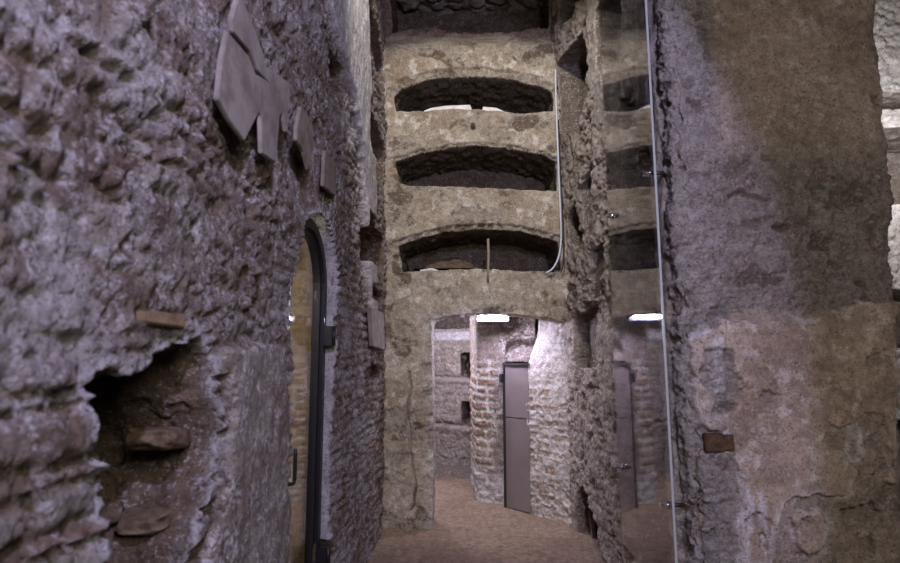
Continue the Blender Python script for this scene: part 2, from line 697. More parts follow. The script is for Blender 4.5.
MAT['right'] = rock_mat('right_wall_tufa',
                        [srgb(150, 138, 124), srgb(164, 152, 140), srgb(136, 122, 106)],
                        srgb(130, 116, 102), (srgb(164, 156, 148), srgb(150, 140, 130), srgb(126, 114, 102)), SALT, srgb(116, 100, 84),
                        recess=srgb(46, 38, 32), saltamt=(0.56, 0.74), bump=0.6)  # near-black recess tone stands in for the unlit loculus interiors
MAT['pier'] = rock_mat('pier_plaster',
                       [srgb(158, 148, 140), srgb(144, 134, 126), srgb(170, 162, 154)],
                       srgb(116, 104, 94), (srgb(166, 147, 131), srgb(142, 123, 108), srgb(182, 167, 153)), SALT, srgb(118, 99, 86),
                       recess=srgb(100, 74, 48), saltamt=(0.55, 0.72), bump=0.9, specks=0.25)
MAT['passage'] = rock_mat('passage_brick',
                          [srgb(190, 176, 164), srgb(204, 194, 184), srgb(176, 148, 124), srgb(196, 182, 168)],
                          srgb(192, 184, 174), (srgb(206, 198, 190), srgb(190, 180, 170), srgb(176, 164, 150)), srgb(228, 226, 228), srgb(158, 138, 118),
                          recess=srgb(112, 92, 72), saltamt=(0.46, 0.62), bump=0.5, patchr=(0.58, 0.78))
MAT['pillar_brick'] = rock_mat('pillar_brick',
                               [srgb(150, 122, 96), srgb(170, 150, 128), srgb(140, 106, 78), srgb(160, 138, 116)],
                               srgb(186, 178, 168), (srgb(128, 114, 106), srgb(108, 95, 87), srgb(92, 80, 72)), srgb(214, 210, 208), srgb(132, 112, 94),
                               recess=srgb(112, 92, 72), saltamt=(0.48, 0.64), bump=0.6, patchr=(0.56, 0.76))
MAT['far'] = rock_mat('gallery_plaster',
                      [srgb(150, 138, 128), srgb(164, 152, 142), srgb(138, 124, 112)],
                      srgb(132, 118, 106), (srgb(162, 150, 138), srgb(144, 132, 120), srgb(176, 166, 156)), SALT, srgb(126, 112, 98),
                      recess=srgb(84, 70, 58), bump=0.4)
MAT['floor'] = rock_mat('earth_floor',
                        [srgb(142, 122, 104), srgb(132, 112, 96), srgb(150, 130, 112)],
                        srgb(112, 94, 80), (srgb(146, 126, 108), srgb(132, 112, 96), srgb(160, 142, 124)), srgb(176, 164, 150), srgb(120, 100, 84),
                        saltamt=(0.62, 0.85), bump=0.35, specks=0.12)
MAT['alcove'] = rock_mat('alcove_plaster',
                         [srgb(168, 150, 114), srgb(158, 138, 102), srgb(178, 160, 124)],
                         srgb(132, 112, 80), (srgb(168, 150, 116), srgb(156, 138, 104), srgb(180, 164, 130)), srgb(196, 186, 160), srgb(136, 116, 84),
                         saltamt=(0.65, 0.85), bump=0.4)
MAT['marble'] = plain_mat('grey_marble', srgb(140, 132, 128), 0.7, col2=srgb(112, 102, 96), bump=0.25, scale=9, spec=0.2)
MAT['marble_warm'] = plain_mat('weathered_marble', srgb(134, 124, 114), 0.8, col2=srgb(102, 92, 82), bump=0.3, scale=14, spec=0.2)
MAT['terracotta'] = plain_mat('terracotta', srgb(92, 72, 54), 0.9, col2=srgb(62, 48, 36), bump=0.5, scale=30, spec=0.1)
MAT['tile'] = plain_mat('buff_tile', srgb(138, 118, 94), 0.9, col2=srgb(108, 90, 70), bump=0.4, scale=30, spec=0.1)
MAT['tufa'] = plain_mat('tufa', srgb(112, 96, 80), 0.95, col2=srgb(78, 64, 50), bump=0.8, scale=25, spec=0.1)
MAT['white_plaster'] = plain_mat('white_plaster', srgb(222, 218, 214), 0.9, col2=srgb(196, 190, 184), bump=0.3, spec=0.1)
MAT['black_metal'] = plain_mat('black_steel', srgb(34, 33, 36), 0.45, 0.3, vary=0.1)
MAT['dark_steel'] = plain_mat('dark_steel', srgb(70, 66, 64), 0.5, 0.5)
MAT['chrome'] = plain_mat('polished_steel', srgb(215, 215, 220), 0.12, 1.0, vary=0.02)
MAT['panel'] = plain_mat('grey_sheet', srgb(128, 116, 114), 0.55, 0.0, vary=0.06, scale=4)
MAT['cable'] = plain_mat('grey_cable', srgb(196, 198, 206), 0.5, vary=0.05)
MAT['wood'] = plain_mat('old_wood', srgb(150, 132, 108), 0.8, scale=30)
MAT['rust'] = plain_mat('rusty_iron', srgb(84, 70, 60), 0.7, 0.4, scale=40)
MAT['glass'] = glass_mat('clear_glass', (0.86, 0.87, 0.89, 1), 1.62, 1.25)
MAT['edge_painted_glow'] = plain_mat('edge_painted_glow', srgb(168, 172, 170), 0.25, 0.0, vary=0.04)  # pale colour stands in for light piped along the glass edge
MAT['door_glass'] = glass_mat('door_glass', (0.9, 0.9, 0.9, 1), 1.45)
MAT['tube'] = emit_mat('lamp_tube', (0.76, 0.72, 1.0, 1), 460)
MAT['lamp_metal'] = plain_mat('lamp_housing', srgb(170, 170, 175), 0.4, 0.2)


def zeros(U):
    return {k: np.zeros(U.shape) for k in ('sid', 'mor', 'pla', 'sal', 'brk')}


# ================================================================== LEFT WALL  (U = Y, V = Z, out = +X)
XL = -0.75
YE = 5.15          # face of the end wall


def PL(pts):
    return [onX(x, y, XL) for x, y in pts]


def frame_left(U, V, H):
    return (XL - 0.018 * np.clip(V - 2.0, 0, 9) * sstep(3.5, 5.2, U) + H, U, V)


door_y0, door_y1 = onX(294, 400, XL)[0], onX(335, 400, XL)[0]
dc, dr = (door_y0 + door_y1) / 2, (door_y1 - door_y0) / 2
d_top = onX(322, 213, XL)[1]
d_spring = d_top - dr
door_poly = [(door_y0, -0.3), (door_y0, d_spring)]
for k in range(1, 16):
    a = math.pi - math.pi * k / 16
    door_poly.append((dc + dr * math.cos(a), d_spring + dr * math.sin(a)))
door_poly += [(door_y1, d_spring), (door_y1, -0.3)]

plaster_left = [PL([(318, -60), (328, 10), (337, 44), (352, 92), (361, 165), (365, 240), (369, 330), (375, 330), (374, 200), (368, 70), (361, -60)]),
                PL([(226, 350), (284, 346), (286, 420), (290, 600), (200, 600), (216, 520), (228, 470), (232, 420)])]


def h_left(U, V):
    at = zeros(U)
    h1, id1, m1, ty = courses(U, V, [0.036, 0.088, 0.036, 0.080], [0.24, 0.19, 0.26, 0.17], warp=0.018, joint=0.016, relief=0.028, seed=21)
    h2, id2, m2, _ = courses(U, V, [0.085, 0.06, 0.10, 0.07], [0.20, 0.16, 0.24, 0.15], warp=0.050, joint=0.020, relief=0.022, seed=22, rough=0.008)
    h3, id3, m3, _ = courses(U, V, [0.062, 0.052, 0.07], [0.20, 0.17, 0.24], warp=0.020, joint=0.014, relief=0.014, seed=23, rough=0.007)
    n = fbm(U * 2.5, V * 2.5, seed=24)
    hc, idc, mc = pitted(U, V, 0.012, 19, 124)
    hc = hc + 0.0035 * vn(U * 95, V * 95, seed=126)
    cov = sstep(-0.25, 0.35, fbm(U * 3.4, V * 4.5, octv=5, seed=125))           # lime crust over the stones
    h2 = h2 + 0.7 * hc
    h2, m2 = h2 * (1 - 0.75 * cov) + 0.75 * cov * (0.012 + hc), m2 * (1 - 0.6 * cov) + 0.6 * cov * mc
    h1 = h1 + 0.35 * hc
    h1 = h1 * (1 - 0.15 * cov) + 0.15 * cov * (0.012 + hc)
    h3 = h3 + 0.5 * hc
    wl = (1 - sstep(1.50, 1.75, V + 0.10 * n)) * (1 - sstep(1.7, 2.0, U + 0.1 * n))        # coursed foot near the viewer
    wf = sstep(1.95, 2.3, U + 0.15 * n) * (1 - sstep(2.6, 3.2, V + 0.3 * n - 0.2 * (U - 2)))
    h = h2 * (1 - wl) + h1 * wl
    sid = id2 * (1 - wl) + id1 * wl
    mor = m2 * (1 - wl) + m1 * wl
    brk = wl * ((ty == 0) | (ty == 2)) * m1 * (0.4 + 0.6 * (id1 > 0.35)) * (1 - 0.6 * cov)
    h, sid, mor = h * (1 - wf) + h3 * wf, sid * (1 - wf) + id3 * wf, mor * (1 - wf) + m3 * wf
    brk = brk * (1 - wf) + wf * m3 * 0.45 * (id3 > 0.5)
    # ring of bricks round the arched door
    rr = np.hypot(U - dc, V - d_spring)
    th = np.arctan2(V - d_spring, U - dc)
    k = np.floor(th * 0.45 / 0.052 + 100).astype(np.int64)
    t = th * 0.45 / 0.052 + 100 - k
    e = np.minimum(t, 1 - t) * 0.05
    mb = sstep(0.002, 0.012, e + 0.004 * fbm(U * 30, V * 30, octv=3, seed=29))
    hb = mb * (0.014 + 0.016 * hsh(k, 3, 1, 7)) + 0.006 * fbm(U * 25, V * 25, octv=3, seed=28)
    wr = sstep(d_spring - 0.02, d_spring + 0.03, V) * (1 - sstep(dr + 0.20, dr + 0.26, rr + 0.03 * n))
    h = h * (1 - wr) + hb * wr
    sid = sid * (1 - wr) + hsh(k, 4, 1, 7) * wr
    mor = mor * (1 - wr) + mb * wr
    brk = brk * (1 - wr) + 0.55 * mb * (hsh(k, 5, 1, 7) > 0.3) * wr
    h = h - 0.022 + 0.020 * fbm(U * 1.7, V * 1.7, seed=25) + 0.016 * fbm(U * 5, V * 5, seed=26)
    strip = pmask(plaster_left[:1], U, V, 0.010, 0.014, 9, 27)
    pl = np.maximum(pmask(plaster_left[1:], U, V, 0.012, 0.030, 9, 27), strip)
    h = h * (1 - pl) + pl * (0.012 + 0.008 * fbm(U * 4, V * 4, seed=30) + 0.006 * fbm(U * 22, V * 9, octv=5, seed=31) + 0.25 * hc * (1 - strip) + 0.022 * strip)
    # the masonry of the far stretch stands forward up to a rough edge, loculi zone set back behind it
    at['sid'], at['mor'], at['pla'], at['brk'] = sid, mor, pl, brk * (1 - pl)
    at['sal'] = sstep(0.1, 0.6, fbm(U * 4, V * 5, octv=4, seed=127)) * 0.42 * (1 - pl) * (1 - wr) + 0.6 * strip
    return h, at


def niche_back(u, v):
    c = np.sin((v - 1.0) * 22 + 1.5 * fbm(u * 4, v * 4, seed=3))
    return 0.03 * c + 0.14 * (1 - sstep(1.22, 1.40, v)) + 0.03 * fbm(u * 14, v * 14, seed=33)


niche_poly = PL([(93, 374), (110, 369), (126, 376), (150, 372), (172, 353), (190, 343), (214, 340), (221, 360),
                 (218, 400), (226, 440), (220, 470), (206, 500), (192, 545), (186, 640), (97, 640), (101, 500), (95, 440)])


def loc_left(zb, zt, y0=3.94, y1=5.09):
    return [(y0, zb), (y1, zb - 0.02), (y1, zt), ((y0 + y1) / 2, zt + 0.04), (y0, zt)]


holes_left = [
    dict(poly=door_poly, depth=0.12, through=True, jag=0.009, rough=0.012, salt=0.9),  # door rim salt, whitened further in place of light on the jamb
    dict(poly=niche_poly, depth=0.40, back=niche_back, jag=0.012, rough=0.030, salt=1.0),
    dict(poly=PL([(222, 100), (236, 108), (246, 136), (252, 160), (244, 178), (231, 148)]), depth=0.045, jag=0.01),
    dict(poly=PL([(262, 148), (282, 150), (280, 200), (268, 188)]), depth=0.05, jag=0.01),
    dict(poly=PL([(299, 140), (310, 165), (309, 192), (302, 180)]), depth=0.06, jag=0.008),
    dict(poly=PL([(330, 45), (345, 70), (350, 98), (333, 88)]), depth=0.20, jag=0.014),
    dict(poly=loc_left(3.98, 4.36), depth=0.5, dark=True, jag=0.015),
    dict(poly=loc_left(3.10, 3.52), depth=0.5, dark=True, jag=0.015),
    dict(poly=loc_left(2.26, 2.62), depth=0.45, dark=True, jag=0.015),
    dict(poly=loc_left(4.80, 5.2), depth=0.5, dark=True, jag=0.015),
    dict(poly=loc_left(1.98, 2.10, 4.15, 5.0), depth=0.12, jag=0.015),
    dict(poly=loc_left(1.36, 1.46, 4.1, 4.95), depth=0.10, jag=0.02),
    dict(poly=PL([(325, 545), (332, 540), (338, 552), (332, 566), (325, 562)]), depth=0.06, jag=0.005),
]
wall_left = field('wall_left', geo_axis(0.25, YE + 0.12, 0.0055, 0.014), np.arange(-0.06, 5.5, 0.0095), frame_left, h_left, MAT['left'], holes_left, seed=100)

# ================================================================== END WALL  (U = X, V = Z, out = -Y)


def PE(pts):
    return [onY(x, y, YE) for x, y in pts]


def frame_end(U, V, H):
    return (U, YE - H, V)


end_L1 = PE([(390, 25), (404, 21), (420, 19), (434, 17), (446, 22), (460, 24), (490, 25), (520, 23), (540, 19), (551, 21), (551, -70), (388, -70)])
end_L2 = PE([(393, 96), (402, 88), (430, 79), (470, 76), (510, 79), (540, 86), (553, 93), (554, 112), (520, 114), (470, 109), (430, 111), (396, 112)])
end_L3 = PE([(395, 161), (420, 153), (452, 147), (474, 145), (510, 148), (545, 155), (556, 160), (557, 191), (520, 190), (460, 187), (410, 186), (399, 182)])
end_L4 = PE([(398, 246), (420, 238), (450, 231), (482, 229), (520, 231), (545, 237), (558, 241), (561, 272), (520, 271), (490, 269), (440, 270), (403, 272)])
end_door = PE([(432, 560), (433, 420), (432, 320), (445, 317), (470, 314), (500, 313), (530, 316), (555, 319), (571, 324), (574, 345), (577, 560)])


def h_end(U, V):
    at = zeros(U)
    h, sid, m = pitted(U, V, 0.010, 11, 41)
    n = fbm(U * 3, V * 3, seed=42)
    pl = sstep(-0.35, -0.05, fbm(U * 3.1, V * 4.2, octv=5, seed=43)) * 0.85
    # pillars beside the door stay plastered too
    h = h * (1 - 0.8 * pl) + 0.012 * pl + 0.016 * n + 0.006 * fbm(U * 12, V * 12, seed=44)
    # top band: its upper edge falls back to the sill behind
    z47, z30 = PE([(470, 48)])[0][1], PE([(470, 27)])[0][1]
    h = h - 0.16 * sstep(z47 - 0.01, z30, V) * (V < z30 + 0.3) - 0.0 * V
    # each band is thickest along the broken lip over its vault
    for L, wd in ((end_L2, 0.085), (end_L3, 0.030), (end_L4, 0.050)):
        s = poly_sdf(L, U, V)
        zc = np.mean([p[1] for p in L])
        nz = fbm(U * 22, V * 22, octv=4, seed=45)
        lip = (1 - sstep(wd - 0.006, wd + 0.006, s + 0.016 * fbm(U * 11, V * 11, octv=4, seed=49))) * (V > zc) * (s > 0)
        h = h - lip * 0.036 * (0.75 + 0.7 * nz)
        pl = pl * (1 - 0.9 * lip)
    sd = poly_sdf(end_door, U, V)
    edge = (1 - sstep(0.0, 0.10, sd))
    h = h - edge * 0.03 * (0.4 + fbm(U * 10, V * 10, seed=46))
    # wide cracks in the left door pillar
    cr = np.abs(U - (-0.52 + 0.05 * fbm(V * 3, V * 0 + 2, seed=47)))
    ck = (1 - sstep(0.004, 0.016, cr)) * (V < 1.4) * (V > 0.15)
    h = h - ck * 0.03
    at['sid'], at['mor'], at['pla'] = sid, m, pl * (1 - ck)
    at['sal'] = edge * 0.35 * (U < 0.2)
    z28 = PE([(470, 29)])[0][1]
    at['brk'] = 0.75 * sstep(z28 - 0.02, z28 + 0.03, V + 0.03 * n)
    h = h + at['brk'] * 0.03 * fbm(U * 9, V * 9, octv=5, seed=48)
    at['pla'] = at['pla'] * (1 - at['brk'])
    return h, at


def step_back(u, v):
    return 0.0 * u


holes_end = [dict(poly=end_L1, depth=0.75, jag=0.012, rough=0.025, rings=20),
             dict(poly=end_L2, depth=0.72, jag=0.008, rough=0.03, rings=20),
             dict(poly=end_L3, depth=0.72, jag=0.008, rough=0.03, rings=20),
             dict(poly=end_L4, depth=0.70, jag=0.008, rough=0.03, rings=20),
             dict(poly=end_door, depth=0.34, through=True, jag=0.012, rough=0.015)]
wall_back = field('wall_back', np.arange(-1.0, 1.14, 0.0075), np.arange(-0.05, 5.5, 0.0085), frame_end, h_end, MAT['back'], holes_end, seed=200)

# ================================================================== RIGHT WALL and PIER
XR1, XR0 = 1.10, 0.965      # behind the pane / beyond it
YP = 2.91                   # face of the big pier
YS = 4.06                   # where the wall steps forward


def xr(y):
    return XR1 + (XR0 - XR1) * np.clip((np.asarray(y, float) - 3.82) / (YE - 3.82), 0, 1.1)


def PR(pts, x=None):
    """photograph outline onto the actual leaning, stepped wall"""
    out = []
    for px, py in pts:
        xx = x if x else (XR0 if px < 612 else XR1)
        for _ in range(12):
            y, z = onX(px, py, xx)
            if x == XR1:
                break
            xx = 0.5 * xx + 0.5 * (float(xr(y)) - 0.028 * min(max(z - 1.6, 0), 9) * float(sstep(3.9, 5.2, y)))
        out.append((y, z))
    return out


def frame_right(U, V, H):
    lean = 0.028 * np.clip(V - 1.6, 0, 9) * sstep(3.9, 5.2, U)
    rim = 0.10 * (1 - sstep(0.0, 0.09, U - YP))
    return (xr(U) - lean + rim * rim * 6 * 0.3 - H, U, V)


pl_right = [PR([(618, -60), (652, -60), (652, 60), (660, 150), (668, 320), (680, 620), (660, 620), (655, 320), (640, 120), (622, 60)], XR1),
            PR([(586, -60), (600, -60), (596, 40), (598, 70), (612, 90), (598, 130), (590, 90)], XR0), PR([(612, 95), (622, 40), (632, 60), (622, 100), (604, 140), (596, 150)], XR0)]


def h_right(U, V):
    at = zeros(U)
    h, sid, m = pitted(U, V, 0.016, 13, 51)
    h2, id2, m2, _ = courses(U, V, [0.2, 0.24], [0.45, 0.5], warp=0.03, joint=0.02, relief=0.012, seed=52, rough=0.006)
    h = h + 0.6 * h2 + 0.02 * fbm(U * 2.4, V * 2.4, seed=53) + 0.010 * fbm(U * 9, V * 9, octv=5, seed=54)
    h = h - 0.035 * (1 - sstep(3.9, 4.05, U))
    pl = pmask(pl_right, U, V, 0.02, 0.03, 8, 55) * 0.8
    h = h * (1 - 0.8 * pl) + 0.012 * pl
    # shallow vertical tooling scars above the pane
    h = h - 0.02 * sstep(0.2, 0.7, vn(U * 26, V * 3.0, seed=56)) * (V > 2.6) * (U < 4.0)
    at['sid'], at['mor'], at['pla'] = sid, m, pl
    return h, at


z_ar0 = 0.25
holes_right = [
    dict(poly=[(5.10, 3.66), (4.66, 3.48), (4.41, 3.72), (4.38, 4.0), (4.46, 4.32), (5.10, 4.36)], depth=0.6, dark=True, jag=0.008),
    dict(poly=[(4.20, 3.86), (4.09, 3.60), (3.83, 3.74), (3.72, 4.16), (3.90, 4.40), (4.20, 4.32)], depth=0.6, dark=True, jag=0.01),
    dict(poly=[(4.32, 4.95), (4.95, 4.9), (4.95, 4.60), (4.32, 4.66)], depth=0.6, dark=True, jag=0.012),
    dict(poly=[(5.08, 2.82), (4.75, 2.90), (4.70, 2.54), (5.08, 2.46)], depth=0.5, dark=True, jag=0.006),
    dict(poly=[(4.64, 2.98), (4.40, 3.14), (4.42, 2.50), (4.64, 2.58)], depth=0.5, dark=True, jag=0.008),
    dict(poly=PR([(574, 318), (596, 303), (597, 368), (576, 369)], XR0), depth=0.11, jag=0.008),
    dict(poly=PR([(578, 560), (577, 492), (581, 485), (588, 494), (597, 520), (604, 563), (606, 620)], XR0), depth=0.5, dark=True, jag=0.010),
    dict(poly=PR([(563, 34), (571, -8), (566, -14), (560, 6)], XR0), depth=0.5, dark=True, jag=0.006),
    dict(poly=PR([(588, 300), (592, 250), (604, 242), (606, 262), (598, 300)], XR0), depth=0.05, jag=0.006),
    dict(poly=[(3.20, z_ar0), (3.88, z_ar0), (3.90, 2.4), (3.90, 2.85), (3.84, 3.40), (3.5, 3.2), (3.22, 3.05)], depth=0.85, jag=0.03, rough=0.04),  # deep recess behind the pane, its shade painted by the recess tone
]
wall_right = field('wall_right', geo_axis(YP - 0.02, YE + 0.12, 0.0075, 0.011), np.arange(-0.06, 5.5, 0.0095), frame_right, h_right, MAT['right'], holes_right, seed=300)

# ---- pier: front face looks at the viewer, wraps round its right corner
XP1 = onY(893, 281, YP)[0]
pier_fr, pier_S = path_frame([(XP1 + 0.01, YP + 1.2), (XP1, YP), (XR1 + 0.02, YP), (XR1 + 0.02, YP + 0.10)], 0.035)
UF = pier_S[1]              # U at the right front corner; X = XP1 - (U - UF)


def PP(pts):
    return [(UF + XP1 - onY(x, y, YP)[0], onY(x, y, YP)[1]) for x, y in pts]


pl_pier = [PP([(690, -80), (900, -80), (900, 300), (870, 310), (850, 280), (818, 262), (800, 210), (776, 170), (758, 120), (735, 70), (712, 30)]),
           PP([(716, 322), (760, 320), (812, 322), (862, 300), (900, 300), (900, 480), (868, 476), (860, 420), (850, 452), (858, 490), (820, 494),
               (790, 502), (782, 530), (770, 600), (748, 600), (752, 520), (740, 470), (728, 450), (722, 400)]),
           PP([(690, 340), (712, 330), (718, 400), (722, 432), (700, 420), (694, 380)]),
           PP([(790, 512), (822, 506), (840, 520), (826, 548), (812, 556), (802, 540)]),
           PP([(742, 470), (760, 480), (768, 520), (764, 600), (745, 600), (744, 520)])]
pits_pier = [PP([(722, 194), (738, 190), (768, 200), (764, 212), (742, 208), (728, 206)]), PP([(772, 222), (782, 226), (780, 234), (770, 230)]),
             PP([(686, 100), (700, 102), (700, 110), (688, 112)]), PP([(858, 94), (874, 92), (876, 102), (862, 104)]),
             PP([(848, 510), (880, 500), (890, 512), (872, 528), (850, 524)]), PP([(870, 540), (884, 530), (888, 556), (872, 562)])]


def h_pier(U, V):
    at = zeros(U)
    h, sid, m = pitted(U, V, 0.014, 17, 61)
    sheet = pmask(pl_pier[1:], U, V, 0.006, 0.030, 9, 63)
    top = pmask(pl_pier[:1], U, V, 0.10, 0.08, 5, 163)
    gap = sstep(0.24, 0.32, fbm(U * 5.2, V * 5.2, octv=5, seed=64)) * (V < 1.6)
    sheet = sheet * (1 - 0.85 * gap)
    zb0, zb1 = PP([(800, 320)])[0][1], PP([(800, 185)])[0][1]
    band = sstep(zb0, zb0 + 0.1, V) * (1 - sstep(zb1, zb1 + 0.35, V))
    lf = sstep(0.0, 0.16, U - PP([(735, 300)])[0][0])                 # rough strip at the left edge
    rg = np.clip(0.50 + 0.75 * band + 1.1 * lf - 0.30 * top, 0.16, 1.5)
    mid = 0.010 + 0.006 * fbm(U * 3, V * 3, seed=65) + h * rg
    hp = 0.042 + 0.006 * fbm(U * 3, V * 3, seed=65) + 0.003 * fbm(U * 16, V * 16, octv=5, seed=66)
    h = mid * (1 - sheet) + hp * sheet
    pl = np.maximum(sheet, np.clip(1.05 - rg, 0, 1))
    h = h + 0.02 * fbm(U * 1.6, V * 1.6, seed=67)
    for p in pits_pier:
        s = poly_sdf(p, U, V) + 0.012 * fbm(U * 25, V * 25, seed=68)
        h = h - 0.055 * (1 - sstep(-0.012, 0.004, s))
    ux = PP([(722, 300)])[0][0]
    c = np.abs(U - ux - 0.006 * fbm(V * 5, V * 0 + 1, seed=69))
    z0, z1 = PP([(722, 430)])[0][1], PP([(722, 160)])[0][1]
    h = h - 0.012 * (1 - sstep(0.002, 0.008, c)) * (V > z0) * (V < z1)
    # chipped right arris
    h = h - 0.022 * np.exp(-((U - UF) / 0.05) ** 2) * (0.5 + fbm(U * 4, V * 6, octv=4, seed=70))
    at['sid'], at['mor'], at['pla'] = sid, m, pl
    s2 = np.zeros(U.shape)
    for p in pl_pier[1:]:
        s = poly_sdf(p, U, V) + 0.035 * fbm(U * 9, V * 9, octv=4, seed=63)
        s2 = np.maximum(s2, (1 - sstep(0.0, 0.028, np.abs(s))) * sstep(-0.1, 0.15, fbm(U * 7, V * 7, seed=77)))
    at['sal'] = s2 * 0.8 + 0.25 * lf
    return h, at


def frame_pier(U, V, H):
    x, y, z = pier_fr(U, V, H)
    return (x + 0.062 * (V - 1.9) * np.clip((x - 1.15) / 1.1, 0, 1), y, z)      # the outer arris flares with height


pillar = field('pillar', np.arange(pier_S[0] + 0.2, pier_S[-1], 0.0065), np.arange(-0.06, 4.6, 0.0075), frame_pier, h_pier, MAT['pier'], [], seed=400)

# ================================================================== FLOOR, CEILING


def frame_floor(U, V, H):
    return (U, V, H)


def h_floor(U, V):
    at = zeros(U)
    h, sid, m, _ = courses(U, V, [0.3, 0.28], [0.32, 0.3], warp=0.02, joint=0.014, relief=0.003, seed=71, rough=0.002)
    h = h * 0.7 + 0.010 * fbm(U * 2, V * 2, seed=72) + 0.004 * fbm(U * 14, V * 14, seed=73) - 0.006
    # earth banked against the foot of the left wall
    at['sid'], at['mor'], at['pla'] = sid, np.maximum(m, 0.55), sstep(-0.2, 0.3, fbm(U * 2, V * 2, seed=74)) * 0.8
    return h, at


floor = field('floor', np.arange(-2.3, 3.6, 0.016), np.arange(-1.0, 9.2, 0.018), frame_floor, h_floor, MAT['floor'], [], seed=500)


def frame_ceil(U, V, H):
    return (U, V, 5.45 - H)


def h_ceil(U, V):
    at = zeros(U)
    h, sid, m = rubble(U, V, 0.25, 0.2, 0.05, 81)
    at['sid'], at['mor'] = sid, m
    return h + 0.05 * fbm(U * 3, V * 3, seed=82), at


ceiling = field('ceiling', np.arange(-1.3, 1.5, 0.03), np.arange(1.2, 6.2, 0.03), frame_ceil, h_ceil, MAT['right'], [], seed=600)

# ================================================================== ALCOVE behind the arched glass door


def h_alc(U, V):
    at = zeros(U)
    h, sid, m, _ = courses(U, V, [0.16, 0.18], [0.4, 0.36], warp=0.012, joint=0.01, relief=0.008, seed=91, rough=0.003)
    at['sid'], at['mor'], at['pla'] = sid, m, sstep(0.0, 0.4, fbm(U * 2, V * 3, seed=92)) * 0.8
    return h, at


alc_fr, alc_S = path_frame([(-0.885, door_y1 + 0.03), (-0.90, 3.75), (-2.1, 3.75), (-2.1, 1.95), (-0.95, 1.95), (-0.90, door_y0 - 0.03)], 0.02)
wall_alcove = field('wall_alcove', np.linspace(0, alc_S[-1], 190), np.arange(-0.05, 2.55, 0.025), alc_fr, h_alc, MAT['alcove'], [], seed=700)
bm = bmesh.new()
add_box(bm, (-1.55, 2.85, 2.60), (1.3, 1.9, 0.12))
trim_alc = struct(done('ceiling_alcove', bm, MAT['alcove'], bevel=0.01))

# ================================================================== PASSAGE beyond the end wall
b_r0 = (1.02, YE + 0.10)                       # bright brick wall, from the right jamb ...
b_r1 = onZ(528, 513, 0.0)                      # ... to its free edge by the grey door
d_l = onZ(504, 507, 0.0)
pr_fr, pr_S = path_frame([(b_r0[0], b_r0[1]), b_r1, (b_r1[0] + 0.10, b_r1[1] + 0.45)], 0.02)


def frame_pr(U, V, H):
    # the free edge leans back to the right as it rises into the vault
    k = 1 - 0.40 * sstep(1.25, 1.95, V)
    return pr_fr(np.where(U < pr_S[1], U * k, U - pr_S[1] + pr_S[1] * k), V, H)


def frame_pr2(U, V, H):
    x, y, z = pr_fr(U, V, -H)
    sh = 0.13 * sstep(1.25, 1.9, V) * sstep(0.1, pr_S[1], U)
    return (x + sh, y - sh * 0.4, z)


def h_pr(U, V):
    at = zeros(U)
    h, sid, m, _ = courses(U, V, [0.075, 0.07, 0.08], [0.2, 0.24, 0.18], warp=0.016, joint=0.016, relief=0.006, seed=101, rough=0.006)
    pl = sstep(1.2, 1.5, V + 0.35 * fbm(U * 3, V * 3, seed=102)) * 0.8
    h = h * (1 - 0.6 * pl) + 0.012 * fbm(U * 4, V * 4, seed=103)
    h2, s2, m2 = rubble(U, V, 0.13, 0.1, 0.016, 104)
    w = 1 - sstep(0.15, 0.45, V + 0.2 * fbm(U * 4, V * 4, seed=105))
    h = h * (1 - w) + h2 * w
    at['sid'], at['mor'], at['pla'], at['brk'] = sid, m * (1 - w) + m2 * w, pl, 0.25 * m * (sid > 0.6) * (1 - pl)
    return h, at


wall_passage = field('wall_passage_right', np.arange(0, pr_S[-1], 0.009), np.arange(-0.05, 2.3, 0.009), frame_pr2, h_pr, MAT['passage'], [], seed=800)

# brick pillar
q0 = onZ(477, 500, 0.0)
q1 = onZ(490, 502, 0.0)
q2 = onZ(504, 505, 0.0)
pil_fr, pil_S = path_frame([(q0[0] - 0.06, q0[1] + 0.8), q0, q1, (q2[0] + 0.02, q2[1] + 0.02), (q2[0] + 0.25, q2[1] + 0.6)], 0.02)


def frame_pil(U, V, H):
    x, y, z = pil_fr(U, V, -H)
    fl = sstep(1.40, 2.1, V) * 0.06
    return (x + fl * np.clip((U - pil_S[2]) * 5, 0, 1), y, z)


def h_pil(U, V):
    at = zeros(U)
    h, sid, m, _ = courses(U, V, [0.09, 0.085, 0.1], [0.2, 0.16, 0.22], warp=0.014, joint=0.022, relief=0.014, seed=111, rough=0.006)
    pl = sstep(1.35, 1.5, V + 0.1 * fbm(U * 3, V * 3, seed=112)) * 0.85
    pl = np.maximum(pl, 0.8 * sstep(0.02, 0.08, U - pil_S[2]) * (fbm(U * 3, V * 3, seed=115) > -0.2))  # grey plaster on the right side, darkened in place of shade
    h = h * (1 - 0.85 * pl) + 0.01 * fbm(U * 4, V * 4, seed=113)
    at['sid'], at['mor'], at['pla'], at['brk'] = sid, m, pl, m * 0.5 * (sid > 0.30) * (1 - pl)
    at['sal'] = (1 - sstep(0.1, 0.5, V + 0.2 * fbm(U * 5, V * 5, seed=114))) * 0.8
    return h, at


pillar2 = field('pillar', np.arange(0, pil_S[-1], 0.009), np.arange(-0.05, 2.35, 0.009), frame_pil, h_pil, MAT['pillar_brick'], [], seed=900)

# far gallery wall with stacked loculi
g0, g1 = onZ(433, 466, 0.0), onZ(474, 473, 0.0)
gd = ((g1[0] - g0[0]), (g1[1] - g0[1]))
gl = math.hypot(*gd)
gt = (gd[0] / gl, gd[1] / gl)
gs = (g0[0] - gt[0] * 1.0, g0[1] - gt[1] * 1.0)
ge = (g1[0] + gt[0] * 1.2, g1[1] + gt[1] * 1.2)
gal_fr, gal_S = path_frame([gs, ge], 0.02)
GN = Vector((gt[1], -gt[0], 0))


